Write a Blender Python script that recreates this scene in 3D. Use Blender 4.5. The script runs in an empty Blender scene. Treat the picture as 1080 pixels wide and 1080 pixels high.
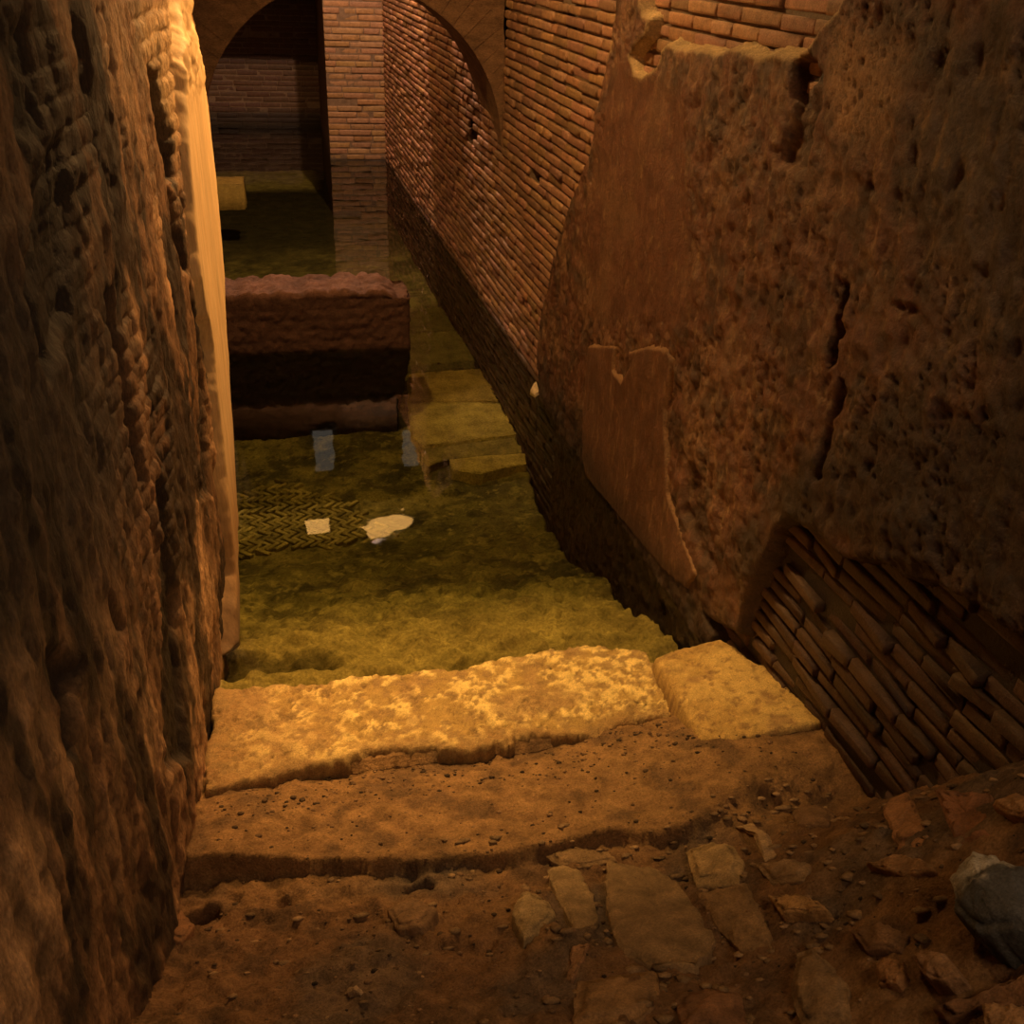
import bpy, bmesh, math, random
import numpy as np
random.seed(7); rng = np.random.default_rng(11)
S = bpy.context.scene
COL = S.collection

# ------------------------------------------------------------------ camera
F = 1036.0
R = np.array([[0.9775530879349346, 0.07142872250046496, -0.19821175008264708],
              [-0.2070677128129637, 0.49939860149008897, -0.8412633351930604],
              [0.03889630547085623, 0.8634228248266864, 0.5029792271943474]])
C = np.array([0.0, 0.0, 2.6])
cam = bpy.data.cameras.new('camera'); co = bpy.data.objects.new('camera', cam); COL.objects.link(co)
from mathutils import Matrix, Vector
M4 = Matrix([list(R[0]) + [0], list(R[1]) + [0], list(R[2]) + [0], [0, 0, 0, 1]])
M4.translation = Vector(C); co.matrix_world = M4
cam.sensor_width = 36; cam.sensor_fit = 'HORIZONTAL'; cam.lens = F / 1080 * 36
cam.clip_start = 0.05; cam.clip_end = 100
S.camera = co

# --------------------------------------------------- measuring from the photo
def ray(px, py):
    d = R @ np.array([px - 540.0, -(py - 540.0), -F]); return d / np.linalg.norm(d)
def on_plane(px, py, n, c):
    n = np.array(n, float); d = ray(px, py); return C + d * ((c - C @ n) / (d @ n))
def on_z(px, py, z): return on_plane(px, py, (0, 0, 1), z)
def on_y(px, py, y): return on_plane(px, py, (0, 1, 0), y)
def on_right(px, py): return on_plane(px, py, (1, .036, 0), 1.78)
def on_left(px, py): return on_plane(px, py, (1, -.04, 0), -.50)
def xr(y): return 1.78 - .036 * y            # face of the right wall
def xl(y): return -.50 + .04 * y             # face of the left wall

# ------------------------------------------------------------------- noise
def _h(ix, iy, iz, s):
    n = (ix.astype(np.int64) * 374761393 + iy.astype(np.int64) * 668265263 + iz.astype(np.int64) * 2147483647 + s * 1274126177) & 0xFFFFFFFF
    n = ((n ^ (n >> 13)) * 1274126177) & 0xFFFFFFFF
    n = ((n ^ (n >> 16)) * 2246822519) & 0xFFFFFFFF
    return ((n ^ (n >> 15)) & 0xFFFF) / 65535.0
def vnoise(x, y, z=None, s=0):
    if z is None: z = np.zeros_like(x)
    fx, fy, fz = np.floor(x), np.floor(y), np.floor(z)
    u, v, w = x - fx, y - fy, z - fz
    u = u * u * (3 - 2 * u); v = v * v * (3 - 2 * v); w = w * w * (3 - 2 * w)
    def c(a, b, d): return _h(fx + a, fy + b, fz + d, s)
    a0 = (c(0,0,0) * (1-u) + c(1,0,0) * u) * (1-v) + (c(0,1,0) * (1-u) + c(1,1,0) * u) * v
    if not np.any(w): return a0
    a1 = (c(0,0,1) * (1-u) + c(1,0,1) * u) * (1-v) + (c(0,1,1) * (1-u) + c(1,1,1) * u) * v
    return a0 * (1-w) + a1 * w
def fbm(x, y, sc, o=4, s=0, g=.5):
    t = 0; a = 1; n = 0
    for k in range(o):
        t = t + a * vnoise(x * sc + 17.3 * k, y * sc + 9.1 * k, None, s + k); n += a; a *= g; sc *= 2.03
    return t / n                                  # 0..1, mean .5
def worley(x, y, sc, s=0):
    x = x * sc; y = y * sc; fx = np.floor(x); fy = np.floor(y); d = np.full(x.shape, 9.0)
    for a in (-1, 0, 1):
        for b in (-1, 0, 1):
            z = np.zeros_like(x)
            px_ = fx + a + _h(fx + a, fy + b, z, s); py_ = fy + b + _h(fx + a, fy + b, z, s + 5)
            d = np.minimum(d, (x - px_) ** 2 + (y - py_) ** 2)
    return np.sqrt(d)
def ss(a, b, x):
    t = np.clip((x - a) / (b - a), 0, 1); return t * t * (3 - 2 * t)
def sdf(X, Y, poly):                              # + inside
    P = np.array(poly, float); Q = np.roll(P, -1, 0)
    d = np.full(X.shape, 1e9); ins = np.zeros(X.shape, bool)
    for (ax, ay), (bx, by) in zip(P, Q):
        ex, ey = bx - ax, by - ay; L = ex * ex + ey * ey + 1e-12
        t = np.clip(((X - ax) * ex + (Y - ay) * ey) / L, 0, 1)
        d = np.minimum(d, (X - ax - t * ex) ** 2 + (Y - ay - t * ey) ** 2)
        if by != ay:
            cr = ((ay > Y) != (by > Y)) & (X < ex * (Y - ay) / (by - ay) + ax)
            ins ^= cr
    d = np.sqrt(d); return np.where(ins, d, -d)

# --------------------------------------------------------------- materials
def nodes(name):
    m = bpy.data.materials.new(name); m.use_nodes = True
    nt = m.node_tree; b = nt.nodes['Principled BSDF']; return m, nt, b
def mat(name, col=None, rough=.8, bump=.4, scale=40, dist=.01, spec=.3, var=.35, vscale=9, stretch=(1, 1, 1), speck=.38):
    """procedural: base colour (or the mesh's 'Tint' attribute) broken up by two noises, plus fine bump"""
    m, nt, b = nodes(name); L = nt.links.new
    tc = nt.nodes.new('ShaderNodeNewGeometry')
    mp = nt.nodes.new('ShaderNodeMapping'); mp.inputs['Scale'].default_value = stretch
    L(tc.outputs['Position'], mp.inputs['Vector'])
    if col is None:
        a = nt.nodes.new('ShaderNodeAttribute'); a.attribute_name = 'Tint'; base = a.outputs['Color']
    else:
        a = nt.nodes.new('ShaderNodeRGB'); a.outputs[0].default_value = (*col, 1); base = a.outputs[0]
    n1 = nt.nodes.new('ShaderNodeTexNoise'); n1.inputs['Scale'].default_value = vscale; n1.inputs['Detail'].default_value = 8; n1.inputs['Roughness'].default_value = .65
    L(mp.outputs[0], n1.inputs['Vector'])
    mr = nt.nodes.new('ShaderNodeMapRange'); mr.inputs['From Min'].default_value = .3; mr.inputs['From Max'].default_value = .7
    mr.inputs['To Min'].default_value = 1 - var; mr.inputs['To Max'].default_value = 1 + var
    L(n1.outputs['Fac'], mr.inputs['Value'])
    mx = nt.nodes.new('ShaderNodeMix'); mx.data_type = 'RGBA'; mx.blend_type = 'MULTIPLY'; mx.inputs['Factor'].default_value = 1
    n3 = nt.nodes.new('ShaderNodeTexNoise'); n3.inputs['Scale'].default_value = vscale * 9; n3.inputs['Detail'].default_value = 6; n3.inputs['Roughness'].default_value = .75
    L(mp.outputs[0], n3.inputs['Vector'])
    m3 = nt.nodes.new('ShaderNodeMapRange'); m3.inputs['From Min'].default_value = .34; m3.inputs['From Max'].default_value = .66
    m3.inputs['To Min'].default_value = 1 - speck; m3.inputs['To Max'].default_value = 1 + speck; L(n3.outputs['Fac'], m3.inputs['Value'])
    mm = nt.nodes.new('ShaderNodeMath'); mm.operation = 'MULTIPLY'; L(mr.outputs[0], mm.inputs[0]); L(m3.outputs[0], mm.inputs[1])
    L(base, mx.inputs['A']); L(mm.outputs[0], mx.inputs['B']); L(mx.outputs['Result'], b.inputs['Base Color'])
    n2 = nt.nodes.new('ShaderNodeTexNoise'); n2.inputs['Scale'].default_value = scale; n2.inputs['Detail'].default_value = 9; n2.inputs['Roughness'].default_value = .72
    L(mp.outputs[0], n2.inputs['Vector'])
    bp = nt.nodes.new('ShaderNodeBump'); bp.inputs['Strength'].default_value = bump; bp.inputs['Distance'].default_value = dist
    L(n2.outputs['Fac'], bp.inputs['Height']); L(bp.outputs[0], b.inputs['Normal'])
    b.inputs['Roughness'].default_value = rough; b.inputs['Specular IOR Level'].default_value = spec
    return m
M = {}
M['brick'] = mat('old_brick', None, .5, .8, 80, .009, .5, .3, 22)
M['plaster'] = mat('brown_plaster', None, .55, .9, 60, .012, .42, .3, 12)
M['leftwall'] = mat('eroded_wall', None, .66, .9, 60, .016, .3, .4, 14, (1, 1, .45))
M['cream'] = mat('cream_plaster', None, .6, .3, 60, .004, .3, .2, 8, (1, 1, .1), .2)
M['earth'] = mat('earth', None, .85, 1.0, 60, .018, .15, .4, 16)
M['stone'] = mat('stone', None, .75, .8, 60, .012, .25, .3, 18)
M['lime'] = mat('limestone', None, .7, .9, 70, .014, .3, .22, 24)
M['algae'] = mat('algae_floor', None, .8, .9, 40, .02, .1, .45, 7)
M['masonry'] = mat('dark_masonry', None, .75, .5, 50, .01, .2, .35, 8, (1, 1, 2.5))
M['ceil'] = mat('vault_plaster', (.16, .10, .06), .9, .4, 20, .01, .1)
M['metal'] = mat('lamp_housing', (.03, .03, .03), .45, .1, 60, .001, .4, .1)

# ------------------------------------------------------------------ meshes
def link(name, verts, faces, m, parent=None, tint=None, smooth=True):
    me = bpy.data.meshes.new(name)
    verts = np.asarray(verts, np.float32).reshape(-1, 3)
    if isinstance(faces, np.ndarray):
        n, k = faces.shape
        me.vertices.add(len(verts)); me.vertices.foreach_set('co', verts.ravel())
        me.loops.add(n * k); me.loops.foreach_set('vertex_index', faces.astype(np.int32).ravel())
        me.polygons.add(n); me.polygons.foreach_set('loop_start', np.arange(0, n * k, k, dtype=np.int32))
        me.update(calc_edges=True)
    else:
        me.from_pydata([tuple(v) for v in verts], [], faces); me.update()
    if tint is not None:
        t = np.ones((len(verts), 4), np.float32); t[:, :3] = np.clip(np.asarray(tint, np.float32).reshape(-1, 3), 0, 1)
        at = me.color_attributes.new('Tint', 'FLOAT_COLOR', 'POINT'); at.data.foreach_set('color', t.ravel())
    me.polygons.foreach_set('use_smooth', np.full(len(me.polygons), smooth))
    me.materials.append(m)
    o = bpy.data.objects.new(name, me); COL.objects.link(o)
    if parent: o.parent = parent
    return o
def grid(name, P, keep, m, parent=None, tint=None, flip=False):
    ny, nx = keep.shape
    idx = np.arange(ny * nx).reshape(ny, nx)
    q = np.stack([idx[:-1, :-1], idx[:-1, 1:], idx[1:, 1:], idx[1:, :-1]], -1).reshape(-1, 4)
    k = keep.ravel(); q = q[k[q].any(1)]
    if flip: q = q[:, ::-1]
    used = np.unique(q); rm = np.full(ny * nx, -1); rm[used] = np.arange(len(used))
    return link(name, P.reshape(-1, 3)[used], rm[q], m, parent, None if tint is None else tint.reshape(-1, 3)[used])
def tag(o, label, cat, group=None, kind=None):
    o['label'] = label; o['category'] = cat
    if group: o['group'] = group
    if kind: o['kind'] = kind
    return o
def struct(o): o['kind'] = 'structure'; return o
def lerp(a, b, t): return np.asarray(a) + (np.asarray(b) - np.asarray(a)) * t[..., None]
def box_vf(lo, hi):
    x0, y0, z0 = lo; x1, y1, z1 = hi
    v = [(x0,y0,z0),(x1,y0,z0),(x1,y1,z0),(x0,y1,z0),(x0,y0,z1),(x1,y0,z1),(x1,y1,z1),(x0,y1,z1)]
    f = [(0,3,2,1),(4,5,6,7),(0,1,5,4),(1,2,6,5),(2,3,7,6),(3,0,4,7)]
    return v, f

def brick_face(u0, u1, v0, v1, pitch, blen, place, holes=(), dark=None, base=(.36, .185, .10), joint=.017, seed=3, jit=None, vary=1.0):
    """courses of worn bricks over a mortar bed; place(u, v, h) -> world point; h is out of the wall"""
    r = np.random.default_rng(seed); V = []; Q = []; T = []
    nv = int((v1 - v0) / pitch)
    for j in range(nv):
        va = v0 + j * pitch; u = u0 - r.uniform(0, blen)
        wob = r.uniform(-.002, .002)
        while u < u1:
            L = blen * r.uniform(.55, 1.25); a, b = max(u, u0), min(u + L - .008, u1); u += L
            if b - a < .03: continue
            mu, mv = (a + b) / 2, va + pitch / 2
            if any(sdf(np.array([mu]), np.array([mv]), h)[0] > -.01 for h in holes): continue
            g = .006 + abs(r.normal(0, .002)); lo, hi = va + g + wob, va + pitch - .004 + wob + r.uniform(-.002, .002)
            jj = jit(mu, mv) if jit else 1.0
            H = r.normal(0, .004) * jj; k = len(V)
            if jj > 1.5 and r.random() < .10: H -= .012
            tw = r.normal(0, .003) * jj
            for (ins, h) in ((0, -joint - .004), (.001, H - .007), (.006, H - .0015), (.013, H)):
                i2 = min(ins, (hi - lo) * .35)
                for (uu, vv, t_) in ((a + ins, lo + i2, -tw), (b - ins, lo + i2, tw), (b - ins, hi - i2, tw), (a + ins, hi - i2, -tw)):
                    V.append(place(uu + r.normal(0, .0015) * jj, vv + r.normal(0, .0012) * jj, h + (t_ if h > -joint else 0)))
            for ring in range(3):
                for e in range(4):
                    o = k + ring * 4; f = (e + 1) % 4
                    Q.append((o + e, o + f, o + 4 + f, o + 4 + e))
            Q.append((k + 12, k + 13, k + 14, k + 15))
            c = np.array(base) * r.uniform(1 - .3 * vary, 1 + .35 * vary) * np.array([1, r.uniform(.92, 1.1), r.uniform(.85, 1.2)])
            if dark: c = c * dark(mu, mv)
            T += [c * .8] * 4 + [c] * 12
    # mortar bed
    nu, nz = int((u1 - u0) / .06) + 2, int((v1 - v0) / .04) + 2
    U, W = np.meshgrid(np.linspace(u0, u1, nu), np.linspace(v0, v1, nz))
    Hm = -joint - .004 + .008 * fbm(U, W, 20, 3, seed)
    for h in holes: Hm = np.where(sdf(U, W, h) > -.02, -.16, Hm)
    k = len(V)
    V += [place(a, b, c) for a, b, c in zip(U.ravel(), W.ravel(), Hm.ravel())]
    I = np.arange(nu * nz).reshape(nz, nu) + k
    Q += [tuple(q) for q in np.stack([I[:-1, :-1], I[:-1, 1:], I[1:, 1:], I[1:, :-1]], -1).reshape(-1, 4)]
    mc = np.array([.17, .11, .065])
    T += [mc * (dark(a, b) if dark else 1) for a, b in zip(U.ravel(), W.ravel())]
    return np.array(V), np.array(Q), np.array(T)

# ======================================================== RIGHT WALL
def R2(p): q = on_right(*p); return (q[1], q[2])
def rp(pts): return [R2(p) for p in pts]
def placeR(u, v, h): return (xr(u) - h, u, v)
slots = [rp([(596, -20), (605, -20), (604, 30), (597, 34)]), rp([(561, 182), (568, 184), (567, 206), (562, 204)]),
         rp([(495, 122), (501, 122), (500, 150), (495, 148)]), rp([(522, 150), (526, 150), (525, 172), (521, 168)])]
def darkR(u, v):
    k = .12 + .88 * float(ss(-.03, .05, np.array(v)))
    return k * (1 - .74 * float(ss(3.6, 2.6, np.array(u)) * ss(1.6, 1.2, np.array(v))))  # near lower bricks: dirt, with their shade put into the colour
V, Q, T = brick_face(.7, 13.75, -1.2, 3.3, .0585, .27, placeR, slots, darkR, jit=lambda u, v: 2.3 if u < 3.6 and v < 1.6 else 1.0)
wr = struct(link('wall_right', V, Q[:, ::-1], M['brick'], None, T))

out = [(668, -60), (662, 0), (652, 60), (640, 120), (632, 165), (612, 210), (597, 258), (580, 325), (573, 375), (578, 425), (590, 450), (622, 492), (660, 545),
       (705, 600), (745, 642), (775, 662), (792, 668), (798, 640), (820, 590), (836, 556), (850, 548), (880, 565), (905, 590), (945, 590), (975, 612), (1010, 622),
       (1050, 640), (1090, 670), (1400, 800), (1500, -300), (935, -80), (915, -20), (900, 10), (885, 25), (868, 45), (852, 56), (835, 52), (815, 58), (795, 48),
       (770, 55), (748, 48), (730, 50), (716, 42), (709, 52), (704, 68), (690, 78), (680, 76), (676, 60), (692, 40), (697, 18), (690, 12), (685, -60)]
outw = rp(out)
yy = np.arange(1.0, 6.25, .0105); zz = np.arange(-1.1, 3.1, .0105)
Ug, Vg = np.meshgrid(yy, zz)
sd = sdf(Ug, Vg, outw) + .028 * (fbm(Ug, Vg, 9, 4, 21) - .5) + .012 * (fbm(Ug, Vg, 40, 2, 25) - .5)
# below the water the coat carries on, ragged
sd = np.maximum(sd, np.minimum(sdf(Ug, Vg, [(3.05, .10), (3.4, .2), (4.4, .25), (5.4, .25), (5.5, -2), (3.05, -2)]) + .03 * (fbm(Ug, Vg, 9, 4, 23) - .5), .2))
smooth1 = ss(-.06, .10, sdf(Ug, Vg, rp([(660, 70), (735, 90), (738, 180), (742, 260), (735, 345), (640, 350), (625, 270), (640, 160)])))
smooth2 = ss(-.05, .07, sdf(Ug, Vg, rp([(900, 20), (985, 40), (962, 150), (925, 160), (895, 140), (885, 80)])))
sm = np.maximum(smooth1, smooth2 * .85)
ru = 1 - .85 * sm
n1 = fbm(Ug, Vg, 3.2, 4, 31) - .5; n2 = fbm(Ug, Vg, 16, 4, 33, .6) - .5
pit = np.clip(.30 - worley(Ug + .05 * n2, Vg * .8 + .04 * n2, 34, 4), 0, 1) * ss(.5, .64, fbm(Ug, Vg, 7, 4, 41))
pit2 = np.clip(.22 - worley(Ug * 1.2, Vg * .6, 26, 14), 0, 1) * smooth2
rdg = 1 - np.abs(fbm(Ug * 1.4, Vg * .7, 12, 5, 43, .62) - .5) * 4
streak = (fbm(Ug * 3.0, Vg * .5, 9, 3, 55) - .5)
H = .055 * ss(-.008, .016, sd) - .035 * (sd < -.015)
H = H + (.032 * n1 + .030 * n2 * ru - .06 * pit * ru - .10 * pit2 + .016 * streak * ru + .010 * rdg * ru) * ss(0, .04, sd)
def gouge(H, pts, depth, soft=.02, seed=1, rough=.02):
    g = sdf(Ug, Vg, rp(pts)) + rough * (fbm(Ug, Vg, 30, 3, seed) - .5)
    w = ss(-soft, soft, g)
    return H - depth * w + w * .03 * (fbm(Ug, Vg, 35, 3, seed + 3) - .5), w
H, g1 = gouge(H, [(855, 62), (872, 60), (884, 80), (880, 115), (872, 150), (866, 178), (850, 176), (838, 172), (852, 120)], .04, .018, 2)
H, g1b = gouge(H, [(850, 66), (872, 66), (880, 82), (862, 92), (852, 100)], .03, .012, 3)
H, g2 = gouge(H, [(905, 300), (912, 303), (908, 345), (900, 380), (893, 388), (898, 350)], .05, .008, 5)
H, g3 = gouge(H, [(905, 400), (912, 410), (898, 440), (888, 500), (880, 505), (890, 450)], .035, .012, 6)
H, g4 = gouge(H, [(735, 480), (752, 500), (762, 560), (770, 600), (755, 590), (735, 540)], .03, .025, 8)
H, g5 = gouge(H, [(960, 320), (990, 322), (985, 335), (962, 330)], .02, .012, 9)
H, g6 = gouge(H, [(945, 540), (1000, 520), (1010, 595), (950, 590)], -.02, .02, 10)
dk = np.maximum.reduce([g1 * .5, g1b, g2, g3 * .7, g4 * .4])
red, tan, gry, drk = [np.array(c) for c in ((.17, .072, .038), (.26, .142, .07), (.115, .085, .065), (.085, .048, .028))]
a = fbm(Ug, Vg, 4, 5, 61); b = fbm(Ug, Vg, 11, 4, 67)
col = lerp(red, tan, np.clip((ss(.45, .75, a) * .5), 0, 1))
col = lerp(np.broadcast_to(col, col.shape), tan * 1.35, smooth2 * .85)  # smooth area painted paler, its lamplight put into the colour
Pxg = sdf(Ug, Vg, rp([(985, 20), (1300, -60), (1400, 500), (1080, 420), (970, 400), (880, 540), (800, 560), (1010, 330), (955, 200)]))
col = lerp(col, gry, np.clip(ss(-.12, .25, Pxg + .25 * (b - .5)) * .8, 0, 1))
col = lerp(col, drk, np.clip(ss(.48, .70, b) * .75 * (1 - sm), 0, 1))
col = lerp(col, drk * .5, np.clip(pit * 3 + pit2 * 4, 0, 1) * .8)
col = lerp(col, (.30, .175, .09), np.clip(ss(.62, .74, fbm(Ug * 1.5, Vg * .5, 26, 4, 74)) * (1 - sm) * .6, 0, 1))
col = lerp(col, drk * .6, np.clip(dk, 0, 1) * .8)
edge = ss(.035, .0, sd) * ss(1.95, 2.1, Vg)                         # lime mortar left along the broken upper edge
col = lerp(col, (.55, .38, .18), np.clip(edge * 1.2, 0, 1) * .8)
fle = ss(.70, .78, fbm(Ug * 2.2, Vg * .8, 22, 3, 71)) * ss(1.6, 2.2, 2.9 - np.abs(Vg - 1.3))
col = lerp(col, (.40, .24, .11), fle * .4)
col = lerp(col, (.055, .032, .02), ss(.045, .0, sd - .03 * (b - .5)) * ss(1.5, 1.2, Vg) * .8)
stain_dim = sdf(Ug, Vg, rp([(905, 470), (960, 420), (1030, 400), (1100, 380), (1300, 420), (1300, 760), (1080, 680), (960, 600), (880, 580), (830, 560), (800, 640), (760, 600), (800, 530)]))
col = lerp(col, (.045, .030, .020), ss(-.10, .14, stain_dim + .30 * (fbm(Ug, Vg, 6, 4, 77) - .5)) * .80)  # damp stain; the light fading towards this corner is painted in with it
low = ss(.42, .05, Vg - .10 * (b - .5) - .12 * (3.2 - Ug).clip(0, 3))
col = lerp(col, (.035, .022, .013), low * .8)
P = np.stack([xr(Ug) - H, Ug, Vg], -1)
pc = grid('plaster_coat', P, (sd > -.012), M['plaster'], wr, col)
pc['label'] = 'thick broken brown plaster over the bricks'
# raised smoother second coat near the water
pp = rp([(634, 364), (660, 363), (672, 372), (684, 368), (700, 365), (722, 368), (725, 380), (717, 430), (719, 470), (721, 520), (735, 560), (752, 605), (740, 620), (715, 600), (690, 570), (660, 535), (632, 505), (627, 480), (629, 420)])
y2 = np.arange(3.0, 6.0, .009); z2 = np.arange(-.2, 1.35, .009); U2, V2 = np.meshgrid(y2, z2)
s2 = sdf(U2, V2, pp) + .014 * (fbm(U2, V2, 22, 3, 81) - .5)
chip = sdf(U2, V2, rp([(663, 360), (676, 360), (680, 385), (670, 402), (661, 390)]))
s2 = np.minimum(s2, -chip)
nn1 = fbm(U2, V2, 3.2, 4, 31) - .5
H2 = .055 + .035 * nn1 * ss(0, .1, s2) + .024 * ss(-.004, .010, s2) - .05 * (s2 < -.008) + .006 * (fbm(U2 * 3, V2, 12, 3, 83) - .5)
c2 = lerp((.15, .062, .032), (.195, .092, .046), fbm(U2 * 3, V2 * .6, 9, 4, 85))
c2 = lerp(c2, (.38, .22, .10), ss(.02, 0, s2) * .7)
c2 = lerp(c2, (.40, .23, .11), ss(.68, .76, fbm(U2 * 5, V2 * .8, 12, 3, 88)) * .45)
c2 = lerp(c2, (.05, .03, .018), ss(.30, .02, V2) * .7)
pp_o = grid('plaster_patch', np.stack([xr(U2) - H2, U2, V2], -1), s2 > -.007, M['plaster'], wr, c2)
pp_o['label'] = 'smoother raised reddish patch of plaster'

# ======================================================== LEFT WALL
def L2(p): q = on_left(*p); return (q[1], q[2])
def lp(pts): return [L2(p) for p in pts]
edge_px = [(196, -60), (197, 0), (205, 55), (215, 111), (222, 178), (230, 259), (236, 370), (239, 418), (243, 474), (247, 548), (250, 637), (249, 670)]
edge_w = lp(edge_px)
ez = np.array([p[1] for p in edge_w])[::-1]; ey = np.array([p[0] for p in edge_w])[::-1]
def yend(z): return np.interp(z, ez, ey)
yl = np.arange(.0, 4.75, .0095); zl = np.arange(-.9, 3.2, .0095)
A, B = np.meshgrid(yl, zl)
inside = yend(B) - A
# eroded brick courses, then rubble core, all worn into upright hollows
wob = .05 * (fbm(A, B, 2.5, 3, 101) - .5)
cz = (B + wob) / .062; row = np.floor(cz); fz = cz - row
cu = A / .24 + .37 * row + .4 * _h(row, row, row, 8); fu = cu - np.floor(cu)
bk = ss(0, .22, fz) * ss(1, .80, fz) * ss(0, .07, fu) * ss(1, .93, fu)
bk = bk * (.6 + .8 * _h(np.floor(cu), row, row, 4))
er = fbm(A, B * .45, 3.4, 4, 103)
nn = fbm(A, B * .5, 9, 4, 107, .6) - .5; fine = fbm(A, B * .6, 34, 3, 109) - .5
bfac = ss(.58, .44, er) * ss(1.7, 2.6, A) * ss(.6, 1.2, B) * ss(.02, .16, np.interp(B, [-.3, .7, 1.47, 1.77, 2.2, 3], [3.5, 4.05, 3.67, 3.85, 4.03, 4.1]) - A)
strk = fbm(A * 1.3, B * .16, 15, 4, 111, .6) - .5; strk2 = fbm(A * 1.2, B * .25, 42, 3, 115) - .5
HL = .010 * bk * bfac + .055 * (er - .5) + .022 * nn + .016 * fine + .024 * strk + .012 * strk2
dark_w = np.zeros_like(A)
for i, (pts, dep) in enumerate([
        ([(163, 74), (174, 78), (184, 130), (193, 189), (181, 191), (172, 145)], .05),
        ([(119, 307), (128, 296), (137, 352), (144, 400), (150, 440), (163, 504), (155, 511), (137, 410), (128, 360)], .035),
        ([(178, 485), (190, 560), (201, 637), (206, 720), (210, 800), (188, 815), (182, 650), (176, 560)], .03),
        ([(122, 622), (135, 640), (146, 660), (136, 680)], .03),
        ([(67, 690), (100, 700), (97, 790), (86, 800), (70, 750)], .03),
        ([(180, 195), (192, 215), (204, 285), (196, 290), (186, 240)], .035),
        ([(205, 300), (214, 340), (224, 420), (231, 520), (222, 520), (212, 400)], .025),
        ([(60, 150), (80, 150), (90, 330), (62, 400), (40, 300)], .02),
        ([(20, 20), (40, 30), (60, 160), (35, 150)], .02)]):
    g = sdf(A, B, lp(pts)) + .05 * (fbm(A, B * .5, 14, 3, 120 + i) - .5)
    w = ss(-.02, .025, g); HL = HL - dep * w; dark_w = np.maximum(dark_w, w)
HL = np.where(inside < .03, HL - .02 * ss(.03, .0, inside), HL)
stripin = ss(-.02, .05, A - np.interp(B, [-.3, .3, .7, 1.2, 1.47, 1.77, 2.2, 3], [3.55, 3.75, 4.0, 3.75, 3.67, 3.85, 4.03, 4.1])); HL = HL * (1 - .85 * stripin) - .036 * stripin
lowbulge = -.03 * ss(.5, -.2, B)
tanl, brn, blk, sot = [np.array(c) for c in ((.40, .235, .12), (.20, .105, .052), (.020, .014, .010), (.060, .045, .034))]
m1 = fbm(A, B * .5, 4.5, 5, 131, .55)
cl = lerp(brn, tanl, ss(.42, .66, m1) * .8)
cl = lerp(cl, brn * .6, ss(.12, 0, bk * bfac + (1 - bfac)) * .5)
cl = cl * (1 + 1.6 * np.clip(strk + .6 * fine, -.3, .3))[..., None]
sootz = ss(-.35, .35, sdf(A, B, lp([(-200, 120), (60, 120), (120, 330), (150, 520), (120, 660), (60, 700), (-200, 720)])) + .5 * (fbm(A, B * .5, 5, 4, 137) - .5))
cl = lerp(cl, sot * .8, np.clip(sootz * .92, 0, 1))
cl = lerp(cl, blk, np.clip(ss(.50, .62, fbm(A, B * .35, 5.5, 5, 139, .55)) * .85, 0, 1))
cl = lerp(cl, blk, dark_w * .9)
topc = ss(-.15, .1, sdf(A, B, lp([(150, 20), (196, -10), (200, 75), (190, 140), (170, 70), (155, 60)])))
cl = lerp(cl, (.52, .34, .16), topc * .7)
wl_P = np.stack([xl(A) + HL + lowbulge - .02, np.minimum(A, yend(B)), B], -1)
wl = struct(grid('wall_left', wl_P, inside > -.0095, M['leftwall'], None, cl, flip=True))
# smooth cream facing still clinging to the far end of the wall
strip = lp([(186, -60), (188, 0), (187, 60), (193, 148), (200, 222), (207, 296), (221, 370), (225, 418), (231, 474), (238, 548), (244, 607), (246, 690), (256, 690), (253, 548), (249, 474),
            (243, 418), (242, 370), (236, 259), (229, 178), (222, 111), (212, 55), (204, 0), (203, -60)])
y3 = np.arange(3.0, 5.2, .008); z3 = np.arange(-.3, 3.0, .008); A3, B3 = np.meshgrid(y3, z3)
s3 = sdf(A3, B3, strip) + .03 * (fbm(A3, B3 * .6, 16, 3, 151) - .5)
far = yend(B3) + .004 - A3
s3 = np.minimum(s3, far + .012)
sL = sdf(A3, B3, strip + [(5.5, 3.2), (5.5, -.5)][:0]); sL = np.where(A3 > np.minimum(yend(B3), 4.6) - .12, np.maximum(sL, .1), sL)
H3 = -.045 + .075 * ss(-.012, .045, np.where((far < .15) & (B3 > .3), .1, s3)) + .008 * (fbm(A3 * 2, B3 * .3, 8, 3, 153) - .5) - .0 * (s3 < -.006)
brk = ss(1.95, 2.15, B3)
H3 = H3 + brk * .05 * (fbm(A3, B3, 14, 4, 155) - .5)
c3 = lerp((.50, .33, .155), (.66, .47, .25), fbm(A3 * 4, B3 * .25, 7, 4, 157))
c3 = lerp(c3, (.28, .15, .07), ss(.8, .3, B3) * .75)  # darker downwards: the lamp's falloff put into the colour
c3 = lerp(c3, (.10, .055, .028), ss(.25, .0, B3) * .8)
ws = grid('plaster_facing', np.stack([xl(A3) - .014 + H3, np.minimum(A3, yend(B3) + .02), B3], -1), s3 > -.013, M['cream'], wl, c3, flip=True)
ws['label'] = 'smooth cream plaster facing at the broken end'
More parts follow.
